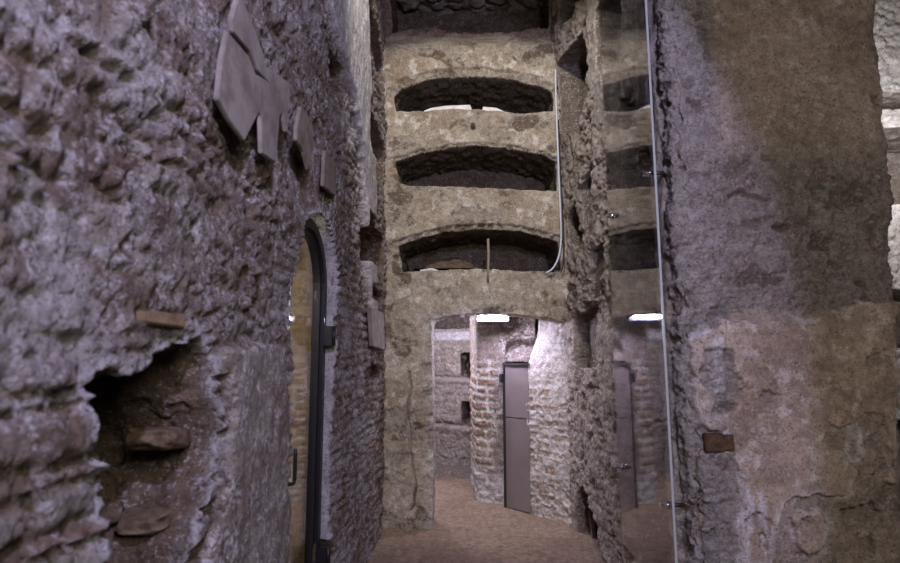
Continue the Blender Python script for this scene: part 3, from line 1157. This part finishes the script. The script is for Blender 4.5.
def PG(pts):
    out = []
    for px, py in pts:
        d = Vector(ray(px, py))
        e = Vector(EYE)
        t = (Vector((g0[0], g0[1], 0)) - e).dot(GN) / d.dot(GN)
        p = e + d * t
        out.append((1.0 + (p.x - g0[0]) * gt[0] + (p.y - g0[1]) * gt[1], p.z))
    return out


def frame_gal(U, V, H):
    return gal_fr(U, V, -H)


def h_gal(U, V):
    at = zeros(U)
    h, sid, m = rubble(U, V, 0.2, 0.14, 0.012, 121)
    zs = [PG([(450, y)])[0][1] for y in (343, 378, 425)]
    for z in zs:
        d = V - z - 0.012 * fbm(U * 4, V * 0, seed=122)
        h = h - 0.045 * (sstep(-0.03, 0.0, d) * (1 - sstep(0.0, 0.05, d)))
        h = h + 0.03 * (sstep(-0.14, -0.03, d) * (1 - sstep(-0.03, 0.0, d)))
    at['sid'], at['mor'], at['pla'] = sid, m, np.full(U.shape, 0.75)
    at['sal'] = 0.9 * (sstep(zs[0] + 0.0, zs[0] + 0.05, V) * (1 - sstep(zs[0] + 0.13, zs[0] + 0.17, V)))
    return h + 0.012 * fbm(U * 5, V * 5, seed=123), at


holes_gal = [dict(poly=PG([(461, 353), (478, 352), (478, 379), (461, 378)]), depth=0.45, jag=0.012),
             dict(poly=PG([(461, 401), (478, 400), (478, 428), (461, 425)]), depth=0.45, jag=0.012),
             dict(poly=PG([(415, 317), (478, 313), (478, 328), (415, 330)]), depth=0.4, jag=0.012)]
wall_gallery = field('wall_gallery', np.arange(0, gal_S[-1], 0.012), np.arange(-0.05, 2.5, 0.012), frame_gal, h_gal, MAT['far'], holes_gal, seed=1000)


def frame_pc(U, V, H):
    return (U, V, 2.12 + 0.10 * np.cos((U - 0.2) * 1.6) - 0.06 - H)


def h_pc(U, V):
    at = zeros(U)
    h, sid, m = rubble(U, V, 0.2, 0.15, 0.03, 131)
    h = h + 0.05 * fbm(U * 3, V * 3, seed=132)
    at['sid'], at['mor'], at['pla'] = sid, m, np.full(U.shape, 0.4)
    return h, at


ceil_pass = field('ceiling_passage', np.arange(-1.9, 1.7, 0.02), np.arange(YE + 0.30, 8.6, 0.02), frame_pc, h_pc, MAT['far'], [], seed=1100)

# lintel over the grey door, pillar to bright wall; dark plaster paints its shadow
e0, e1 = Vector((q2[0] - 0.03, q2[1] + 0.06, 0)), Vector((b_r1[0] + 0.12, b_r1[1] + 0.10, 0))
lt = (e1 - e0)
ll = lt.length
lt.normalize()
lin_fr, lin_S = path_frame([e0[:2], e1[:2]], 0.01)
zl = 1.47


def frame_lin(U, V, H):
    return lin_fr(U, V, -H)


def h_lin(U, V):
    at = zeros(U)
    h, sid, m = rubble(U, V, 0.14, 0.1, 0.012, 141)
    at['sid'], at['mor'], at['pla'] = sid, m, np.full(U.shape, 0.95)
    return h + 0.01 * fbm(U * 6, V * 6, seed=142) - 0.10 * sstep(1.5, 1.62, V) * (1 - sstep(1.62, 1.72, V)), at


trim_lintel = field('trim_lintel', np.arange(-0.05, ll + 0.05, 0.009), np.arange(zl, 2.3, 0.009), frame_lin, h_lin, MAT['pillar_brick'], [], seed=1200)

# raised kerb at the foot of the gallery wall
bm = bmesh.new()
for (a, b, w, z) in (((gs[0], gs[1]), (ge[0], ge[1]), 0.30, 0.05),):
    n = 30
    prev = None
    for i in range(n + 1):
        t = i / n
        x, y = a[0] + (b[0] - a[0]) * t, a[1] + (b[1] - a[1]) * t
        j = 0.012 * math.sin(i * 2.3) + 0.008 * math.sin(i * 5.1)
        ring = [bm.verts.new((x - 0.05 * gt[1] * -1, y - 0.05 * gt[0], -0.05)), bm.verts.new((x, y, z + j * 0.4)),
                bm.verts.new((x + GN.x * (w + j), y + GN.y * (w + j), z * 0.8 + j * 0.4)),
                bm.verts.new((x + GN.x * (w + 0.03 + j), y + GN.y * (w + 0.03 + j), -0.05))]
        if prev:
            for k in range(3):
                bm.faces.new([prev[k], prev[k + 1], ring[k + 1], ring[k]])
        prev = ring
trim_kerb = struct(done('trim_kerb', bm, MAT['far']))

# ================================================================== FAR RIGHT: bright gallery seen past the pier
YG = 4.6


def h_fr(U, V):
    at = zeros(U)
    h, sid, m = rubble(U, V, 0.2, 0.14, 0.015, 151)
    at['sid'], at['mor'], at['pla'] = sid, m, np.full(U.shape, 0.8)
    return h + 0.012 * fbm(U * 5, V * 5, seed=152), at


def PF(pts):
    return [onY(x, y, YG) for x, y in pts]


holes_fr = [dict(poly=PF([(860, 127), (960, 127), (960, 205), (860, 205)]), depth=0.6, jag=0.01),
            dict(poly=PF([(860, 92), (960, 92), (960, 111), (860, 109)]), depth=0.25, jag=0.006),
            dict(poly=PF([(860, 290), (960, 290), (960, 350), (860, 350)]), depth=0.6, jag=0.01),
            dict(poly=PF([(860, 420), (960, 420), (960, 620), (860, 620)]), depth=0.6, jag=0.01)]
wall_side = field('wall_side_gallery', np.arange(2.4, 4.4, 0.014), np.arange(-0.05, 5.2, 0.014), lambda U, V, H: (U, YG - H, V), h_fr, MAT['passage'], holes_fr, seed=1300)

# ================================================================== THINGS
# ---- arched glass door in the left wall
xf = XL - 0.085
gdoor = empty('glass_door', (xf, dc, 0), 'arched black steel glass door set in the brick arch of the left wall', 'door')
rin = dr - 0.028


def arch_line(r, z0=0.0, n=20):
    pts = [(dc - r, z0)]
    for k in range(n + 1):
        a = math.pi - math.pi * k / n
        pts.append((dc + r * math.cos(a), d_spring + r * math.sin(a)))
    pts.append((dc + r, z0))
    return pts


def arch_bar(name, r0, r1, x0, x1, mat, parent):
    a, b = arch_line(r0), arch_line(r1)
    bm = bmesh.new()
    prev = None
    first = None
    for (y0, z0), (y1, z1) in zip(a, b):
        ring = [bm.verts.new((x0, y0, z0)), bm.verts.new((x1, y0, z0)), bm.verts.new((x1, y1, z1)), bm.verts.new((x0, y1, z1))]
        if prev:
            for k in range(4):
                bm.faces.new([prev[k], prev[(k + 1) % 4], ring[(k + 1) % 4], ring[k]])
        else:
            bm.faces.new(ring)
        prev = ring
    bm.faces.new(prev)
    return done(name, bm, mat, parent)


arch_bar('frame', rin, rin - 0.05, xf - 0.04, xf + 0.03, MAT['black_metal'], gdoor)
leaf = arch_bar('leaf_frame', rin - 0.053, rin - 0.085, xf - 0.025, xf + 0.012, MAT['black_metal'], gdoor)
po = [(xf - 0.012, y, z) for y, z in arch_line(rin - 0.088, 0.02)]
prism('glass_pane', po, (1, 0, 0), 0.008, MAT['door_glass'], gdoor, bevel=0)
for zz, nm in ((onX(326, 336, XL - 0.05)[1], 'hinge'), (onX(322, 553, XL - 0.05)[1], 'hinge')):
    bm = bmesh.new()
    yy = dc + rin - 0.03
    add_box(bm, (xf + 0.055, yy, zz), (0.05, 0.06, 0.11))
    add_tube(bm, [(xf + 0.085, yy - 0.01, zz - 0.055), (xf + 0.085, yy - 0.01, zz + 0.055)], 0.012, 12)
    done(nm, bm, MAT['black_metal'], gdoor, bevel=0.003)
bm = bmesh.new()
add_tube(bm, spline([(xf + 0.01, dc - rin + 0.11, 1.0), (xf + 0.05, dc - rin + 0.11, 1.0), (xf + 0.055, dc - rin + 0.115, 1.03), (xf + 0.055, dc - rin + 0.115, 1.15)], 5), 0.009, 10)
done('handle', bm, MAT['black_metal'], gdoor)

# ---- clear protective pane on the right wall
xp = 1.035
p_y0, p_y1 = onX(661, 300, xp)[0], 3.97
p_z0, p_z1 = 0.30, 4.3
pane = empty('glass_panel', (xp, (p_y0 + p_y1) / 2, 0.3), 'tall clear glass panel on steel standoffs in front of the right wall', 'glass panel')
tb = 0.012
lean = 0.012
bm = bmesh.new()


def pane_pt(x, y, z):
    return (x + lean * (1.9 - z) / 1.6 * 0.6, y - lean * (1.9 - z) / 1.6, z)


def solid8(bm, x0, x1, y0, y1, z0, z1):
    v = [bm.verts.new(pane_pt(x, y, z)) for x in (x0, x1) for y in (y0, y1) for z in (z0, z1)]
    for q in ((0, 1, 3, 2), (4, 6, 7, 5), (0, 4, 5, 1), (2, 3, 7, 6), (0, 2, 6, 4), (1, 5, 7, 3)):
        bm.faces.new([v[i] for i in q])


solid8(bm, xp, xp + tb, p_y0 + 0.004, p_y1, p_z0, p_z1)
done('glass_sheet', bm, MAT['glass'], pane)
bm = bmesh.new()
solid8(bm, xp, xp + tb, p_y0, p_y0 + 0.0035, p_z0, p_z1)
e = done('polished_edge', bm, MAT['edge_painted_glow'], pane)
e['label'] = 'polished near edge of the glass, piped light painted pale'


def standoff(px, py, xw, xcap=0.045):
    y, z = onX(px, py, xp)
    x0 = pane_pt(xp, y, z)[0]
    xw = float(xr(y) - h_right(np.array([[y]]), np.array([[z]]))[0][0, 0]) - 0.03
    bm = bmesh.new()
    add_tube(bm, [(x0 + tb, y, z), (xw, y, z)], 0.011, 14)
    r = done('standoff', bm, MAT['dark_steel'], pane)
    bm = bmesh.new()
    add_tube(bm, [(x0 - xcap, y, z), (x0 - xcap + 0.004, y, z), (x0 - 0.016, y, z), (x0 - 0.014, y, z), (x0 - 0.002, y, z)],
             [0.014, 0.018, 0.018, 0.021, 0.021], 16)
    c = done('cap', bm, MAT['chrome'], r)
    c['label'] = 'chrome cap'


standoff(651, 173, XR1 + 0.02)
standoff(668, 505, XR1 + 0.02)
standoff(613, 216, XR1 + 0.05)
standoff(622, 467, XR1 + 0.05)

# ---- marble fragments on the left wall


def slab_left(name, pts, x0, th, mat, label, tilt=0.0, group=None):
    P = [onX(a, b, x0 + th) for a, b in pts]
    zc = sum(p[1] for p in P) / len(P)
    o = prism(name, [(x0 + (z - zc) * tilt, y, z) for y, z in P], (1, 0, 0), th, mat, bevel=0.003)
    tag(o, label, 'marble slab', group)
    return o


slab_left('marble_slab', [(240, -6), (250, 20), (262, 52), (266, 66), (290, 84), (287, 132), (283, 112), (280, 116), (278, 163), (264, 153), (262, 116),
                          (260, 112), (247, 141), (233, 122), (220, 99), (223, 58), (228, 30), (230, 34), (248, 55), (256, 74), (266, 80), (257, 70), (250, 52), (233, 32), (231, 20), (236, 0)],
          XL + 0.040, 0.016, MAT['marble'], 'large broken grey marble slab with jagged lower points high on left wall', 0.03)
slab_left('marble_slab', [(301, 106), (312, 122), (313, 150), (309, 170), (304, 152), (297, 140), (297, 128)],
          XL + 0.032, 0.016, MAT['marble_warm'], 'small grey marble shard above the brick arch, next to the big slab', 0.02)
slab_left('marble_slab', [(325, 150), (336, 163), (336, 196), (324, 186)],
          XL + 0.034, 0.018, MAT['marble_warm'], 'small square grey marble piece on left wall just above the arched door', 0.02)
# thin slab still closing a far loculus on the left wall
slab_left('loculus_slab', [(371, 307), (384, 313), (385, 350), (373, 346)], XL + 0.02, 0.03, MAT['marble_warm'],
          'upright stone slab closing a low burial niche at far left wall end', 0.0)

# buff tile bedded above the niche, brick in the pier: parts of their walls
P = [onX(a, b, XL - 0.012) for a, b in [(139, 309), (186, 315), (185, 328), (140, 322)]]
prism('tile', [(XL - 0.05, y, z) for y, z in P], (1, 0, 0), 0.041, MAT['tile'], wall_left, bevel=0.004)['label'] = 'buff tile'
P = [onY(a, b, YP - 0.034) for a, b in [(704, 434), (733, 433), (735, 451), (706, 452)]]
prism('brick', [(x, YP + 0.05, z) for x, z in P], (0, -1, 0), 0.090, MAT['terracotta'], pillar, bevel=0.005)['label'] = 'brown terracotta brick'

# ---- stones in the left niche


def boulder(name, c, s, mat, seed, label, cat='stone', rot=0.0):
    bm = bmesh.new()
    bmesh.ops.create_icosphere(bm, subdivisions=4, radius=1.0)
    co = np.array([v.co for v in bm.verts])
    d = 1 + 0.22 * fbm(co[:, 0] * 1.3, co[:, 1] * 1.3, co[:, 2] * 1.3, seed=seed) + 0.07 * fbm(co[:, 0] * 4, co[:, 1] * 4, co[:, 2] * 4, seed=seed + 3)
    sq = np.sign(co) * np.abs(co) ** 0.62
    sq = sq / np.max(np.abs(sq))
    cr, sr = math.cos(rot), math.sin(rot)
    for v, p, k in zip(bm.verts, sq, d):
        x, y, z = p[0] * k * s[0], p[1] * k * s[1], p[2] * k * s[2]
        y, z = y * cr - z * sr, y * sr + z * cr
        v.co = (c[0] + x, c[1] + y, c[2] + z)
    for f in bm.faces:
        f.smooth = True
    o = done(name, bm, mat)
    return tag(o, label, cat)


ny, nz = onX(168, 438, XL - 0.12)
boulder('tufa_block', (XL - 0.15, ny, nz), (0.07, 0.10, 0.03), MAT['tufa'], 5, 'flat pale tufa block jutting out halfway up the dark wall niche', rot=-0.12)
ny, nz = onX(180, 502, XL - 0.1)
boulder('tufa_block', (XL - 0.15, ny, nz - 0.02), (0.09, 0.14, 0.028), MAT['tufa'], 15, 'long tufa ledge stone low in the dark wall niche', rot=0.05)

# ---- end wall: loose pieces, stake, ring bolt, cable


def sill_piece(pts, label, seed):
    P = [onY(a, b, YE + 0.02) for a, b in pts]
    o = prism('plaster_fragment', [(x, YE + 0.16, z) for x, z in P], (0, -1, 0), 0.15, MAT['white_plaster'], bevel=0.004)
    tag(o, label, 'plaster fragment')


sill_piece([(424, 111), (432, 108), (446, 106), (470, 105), (472, 110), (450, 113), (424, 114)], 'long white plaster fragment on sill of second vaulted recess from top', 1)
sill_piece([(483, 107), (496, 108), (505, 112), (492, 113), (482, 111)], 'short white plaster fragment right of the longer one on recess sill', 2)
sill_piece([(420, 270), (432, 268), (440, 271), (436, 274), (421, 274)], 'small white plaster crumb on left sill of the lowest vaulted recess', 3)
sill_piece([(492, 269), (499, 270), (501, 274), (492, 274)], 'tiny white plaster crumb beside the thin stake', 4)


def mound(name, cx, cy, cz, rx, ry, h, label):
    us = np.linspace(-1, 1, 61)
    U, V = np.meshgrid(us, us, indexing='ij')
    r = np.hypot(U, V)
    Z = np.clip(1 - r ** 1.6, 0, 1) * (h * (0.8 + 0.35 * fbm(U * 3, V * 3, seed=9)) + 0.02 * fbm(U * 12, V * 12, seed=10))
    v = np.stack([cx + U * rx, cy + V * ry, cz + Z], -1).reshape(-1, 3)
    n = len(us)
    i, j = np.meshgrid(np.arange(n - 1), np.arange(n - 1), indexing='ij')
    f = np.stack([i * n + j, (i + 1) * n + j, (i + 1) * n + j + 1, i * n + j + 1], -1).reshape(-1, 4)
    o = link(name, mesh_np(name, v, f, MAT['tufa']))
    return tag(o, label, 'rubble')


x, z = onY(450, 268, YE + 0.35)
mound('rubble_heap', x, YE + 0.40, z - 0.03, 0.36, 0.24, 0.15, 'low dark heap of rubble inside the lowest vaulted recess')
bm = bmesh.new()
P = [onY(488, 239, YE - 0.02), onY(488.5, 255, YE - 0.02), onY(488, 272, YE - 0.02), onY(488, 281, YE - 0.02)]
add_tube(bm, [(a, YE - 0.035, b) for a, b in P], [0.012, 0.013, 0.013, 0.011], 8)
tag(done('stake', bm, MAT['wood']), 'thin pale upright stake in front of the lowest vaulted recess', 'stake')

bx, bz = onY(473, 125, YE - 0.03)
bolt = empty('ring_bolt', (bx, YE - 0.02, bz), 'small round iron bolt in the band below the second recess', 'bolt')
bm = bmesh.new()
add_tube(bm, [(bx, YE + 0.03, bz), (bx, YE - 0.04, bz)], 0.024, 20)
done('plate', bm, MAT['rust'], bolt)
bm = bmesh.new()
add_tube(bm, [(bx, YE - 0.035, bz), (bx, YE - 0.055, bz)], 0.011, 12)
done('bolt_head', bm, MAT['rust'], bolt)

cp = [(555.5, 70), (556, 100), (557.5, 140), (559, 180), (560.5, 215), (561, 240), (558.5, 257), (553, 268), (546, 273)]
cpts = [(onY(a, b, YE - 0.06)[0], YE - 0.06, onY(a, b, YE - 0.06)[1]) for a, b in cp]
bm = bmesh.new()
add_tube(bm, spline(cpts, 8), 0.0085, 8)
tag(done('cable', bm, MAT['cable']), 'pale cable running down the right corner of the end wall', 'cable')
bm = bmesh.new()
cp2 = [(558.5, 120), (560, 160), (562, 200), (563.5, 235), (563.5, 262), (561, 272)]
add_tube(bm, spline([(onY(a, b, YE - 0.07)[0], YE - 0.07, onY(a, b, YE - 0.07)[1]) for a, b in cp2], 8), 0.006, 8)
tag(done('cable', bm, MAT['black_metal']), 'thin dark cable beside the pale cable in the corner', 'cable')

# ---- low niche by the floor on the right: upright slab fragment
P = [onX(a, b, XR0 + 0.12) for a, b in [(587, 506), (592, 512), (595, 548), (594, 570), (588, 570)]]
o = prism('slab_fragment', [(XR0 + 0.10, y, max(z, -0.01)) for y, z in P], (1, 0, 0), 0.035, MAT['marble_warm'], bevel=0.004)
tag(o, 'narrow grey slab fragment upright in the low floor niche', 'stone slab')

# ---- grey door in the passage
dl, dr_ = Vector((d_l[0], d_l[1], 0)), Vector((b_r1[0], b_r1[1], 0))
dv = dr_ - dl
nrm = Vector((dv.y, -dv.x, 0)).normalized()
dl = dl - nrm * 0.005 + dv.normalized() * 0.012
dv = (dr_ + dv.normalized() * 0.05 - dl)
L = dv.length
du = dv.normalized()
ang = math.atan2(dv.y, dv.x)
zt = onY(505, 363, (d_l[1] + b_r1[1]) / 2)[1]
zmid = onY(515, 418, (d_l[1] + b_r1[1]) / 2)[1]
mdoor = empty('sheet_door', dl, 'plain pale grey sheet door in dark frame beside the brick pillar', 'door')
R4 = Matrix.Rotation(ang, 4, 'Z')
bm = bmesh.new()
add_box(bm, dl + du * 0.012 + Vector((0, 0, zt / 2)), (0.024, 0.04, zt), R4)
add_box(bm, dl + du * (L / 2) + Vector((0, 0, zt - 0.012)), (L, 0.042, 0.026), R4)
done('frame', bm, MAT['dark_steel'], mdoor, bevel=0.002)
bm = bmesh.new()
add_box(bm, dl + du * (L / 2) + Vector((0, 0, (zt + zmid) / 2)), (L - 0.03, 0.012, zt - zmid - 0.01), R4)
done('door_panel', bm, MAT['panel'], mdoor, bevel=0.002)
bm = bmesh.new()
add_box(bm, dl + du * (L / 2) + Vector((0, 0, zmid / 2)), (L - 0.03, 0.012, zmid - 0.01), R4)
done('door_panel', bm, MAT['panel'], mdoor, bevel=0.002)
bm = bmesh.new()
add_box(bm, dl + du * 0.0 + nrm * 0.035 + Vector((0, 0, onY(503, 378, d_l[1])[1])), (0.03, 0.05, 0.09), R4)
done('handle', bm, MAT['dark_steel'], mdoor, bevel=0.004)

# ---- lamp on the passage ceiling
ly = YE + 0.44
lx0, lz = onY(481, 317.5, ly)
lx1, _ = onY(505, 317.5, ly)
lamp = empty('ceiling_lamp', ((lx0 + lx1) / 2, ly, lz), 'glowing white tube lamp under passage ceiling behind the doorway arch', 'lamp')
bm = bmesh.new()
add_box(bm, ((lx0 + lx1) / 2, ly, lz + 0.05), (lx1 - lx0 + 0.06, 0.07, 0.03))
add_box(bm, (lx0 - 0.02, ly, lz + 0.03), (0.016, 0.05, 0.06))
add_box(bm, (lx1 + 0.02, ly, lz + 0.03), (0.016, 0.05, 0.06))
done('housing', bm, MAT['lamp_metal'], lamp, bevel=0.003)
bm = bmesh.new()
add_box(bm, ((lx0 + lx1) / 2, ly + 0.045, lz + 0.005), (lx1 - lx0 + 0.08, 0.006, 0.085), Matrix.Rotation(0.25, 4, 'X'))
done('added_shield', bm, MAT['lamp_metal'], lamp)  # added plate that keeps the tube's light off the lintel behind
bm = bmesh.new()
add_tube(bm, [(lx0 - 0.012, ly, lz), (lx1 + 0.012, ly, lz)], 0.019, 14)
done('tube', bm, MAT['tube'], lamp)

# ================================================================== LIGHT


def look(o, target):
    d = Vector(target) - o.location
    o.rotation_euler = d.to_track_quat('-Z', 'Y').to_euler()


def spot(name, loc, target, w, col, ang, blend=0.3, size=0.05):
    ld = bpy.data.lights.new(name, 'SPOT')
    ld.energy, ld.color = w, col
    ld.spot_size, ld.spot_blend = math.radians(ang), blend
    ld.shadow_soft_size = size
    o = bpy.data.objects.new(name, ld)
    COL.objects.link(o)
    o.location = loc
    look(o, target)
    return o


def area(name, loc, target, w, col, sx, sy):
    ld = bpy.data.lights.new(name, 'AREA')
    ld.shape = 'RECTANGLE'
    ld.energy, ld.color, ld.size, ld.size_y = w, col, sx, sy
    o = bpy.data.objects.new(name, ld)
    COL.objects.link(o)
    o.location = loc
    look(o, target)
    return o


def point(name, loc, w, col, size=0.06):
    ld = bpy.data.lights.new(name, 'POINT')
    ld.energy, ld.color, ld.shadow_soft_size = w, col, size
    o = bpy.data.objects.new(name, ld)
    COL.objects.link(o)
    o.location = loc
    return o


COOL = (0.60, 0.57, 1.0)
WARM = (1.0, 0.96, 0.90)
spot('cool_spot', (0.35, -0.5, 3.3), (-1.2, 2.3, 2.2), 350, COOL, 97.5, 0.10, 0.05)
spot('end_wall_spot', (0.08, 1.9, 5.2), (0.06, YE, 2.9), 460, WARM, 62, 0.5, 0.10)
area('corridor_fill', (0.8, -0.9, 2.6), (0.9, 2.9, 1.6), 56, (1.0, 0.93, 0.87), 1.2, 0.8)
point('alcove_lamp', (-1.5, 2.5, 2.2), 26, (1.0, 0.92, 0.76))
point('side_gallery_lamp', (3.2, 3.9, 3.2), 50, (0.95, 0.94, 1.0), 0.1)
point('gallery_lamp', (-0.7, 6.5, 1.9), 90, (0.80, 0.77, 1.0), 0.08)

w = bpy.data.worlds.new('world')
scene.world = w
w.use_nodes = True
w.node_tree.nodes['Background'].inputs[0].default_value = (0.85, 0.82, 1.0, 1)
w.node_tree.nodes['Background'].inputs[1].default_value = 0.03

scene.view_settings.view_transform = 'Standard'
scene.view_settings.look = 'None'
scene.view_settings.exposure = 0.0
scene.view_settings.gamma = 1.0
scene.view_settings.use_curve_mapping = False
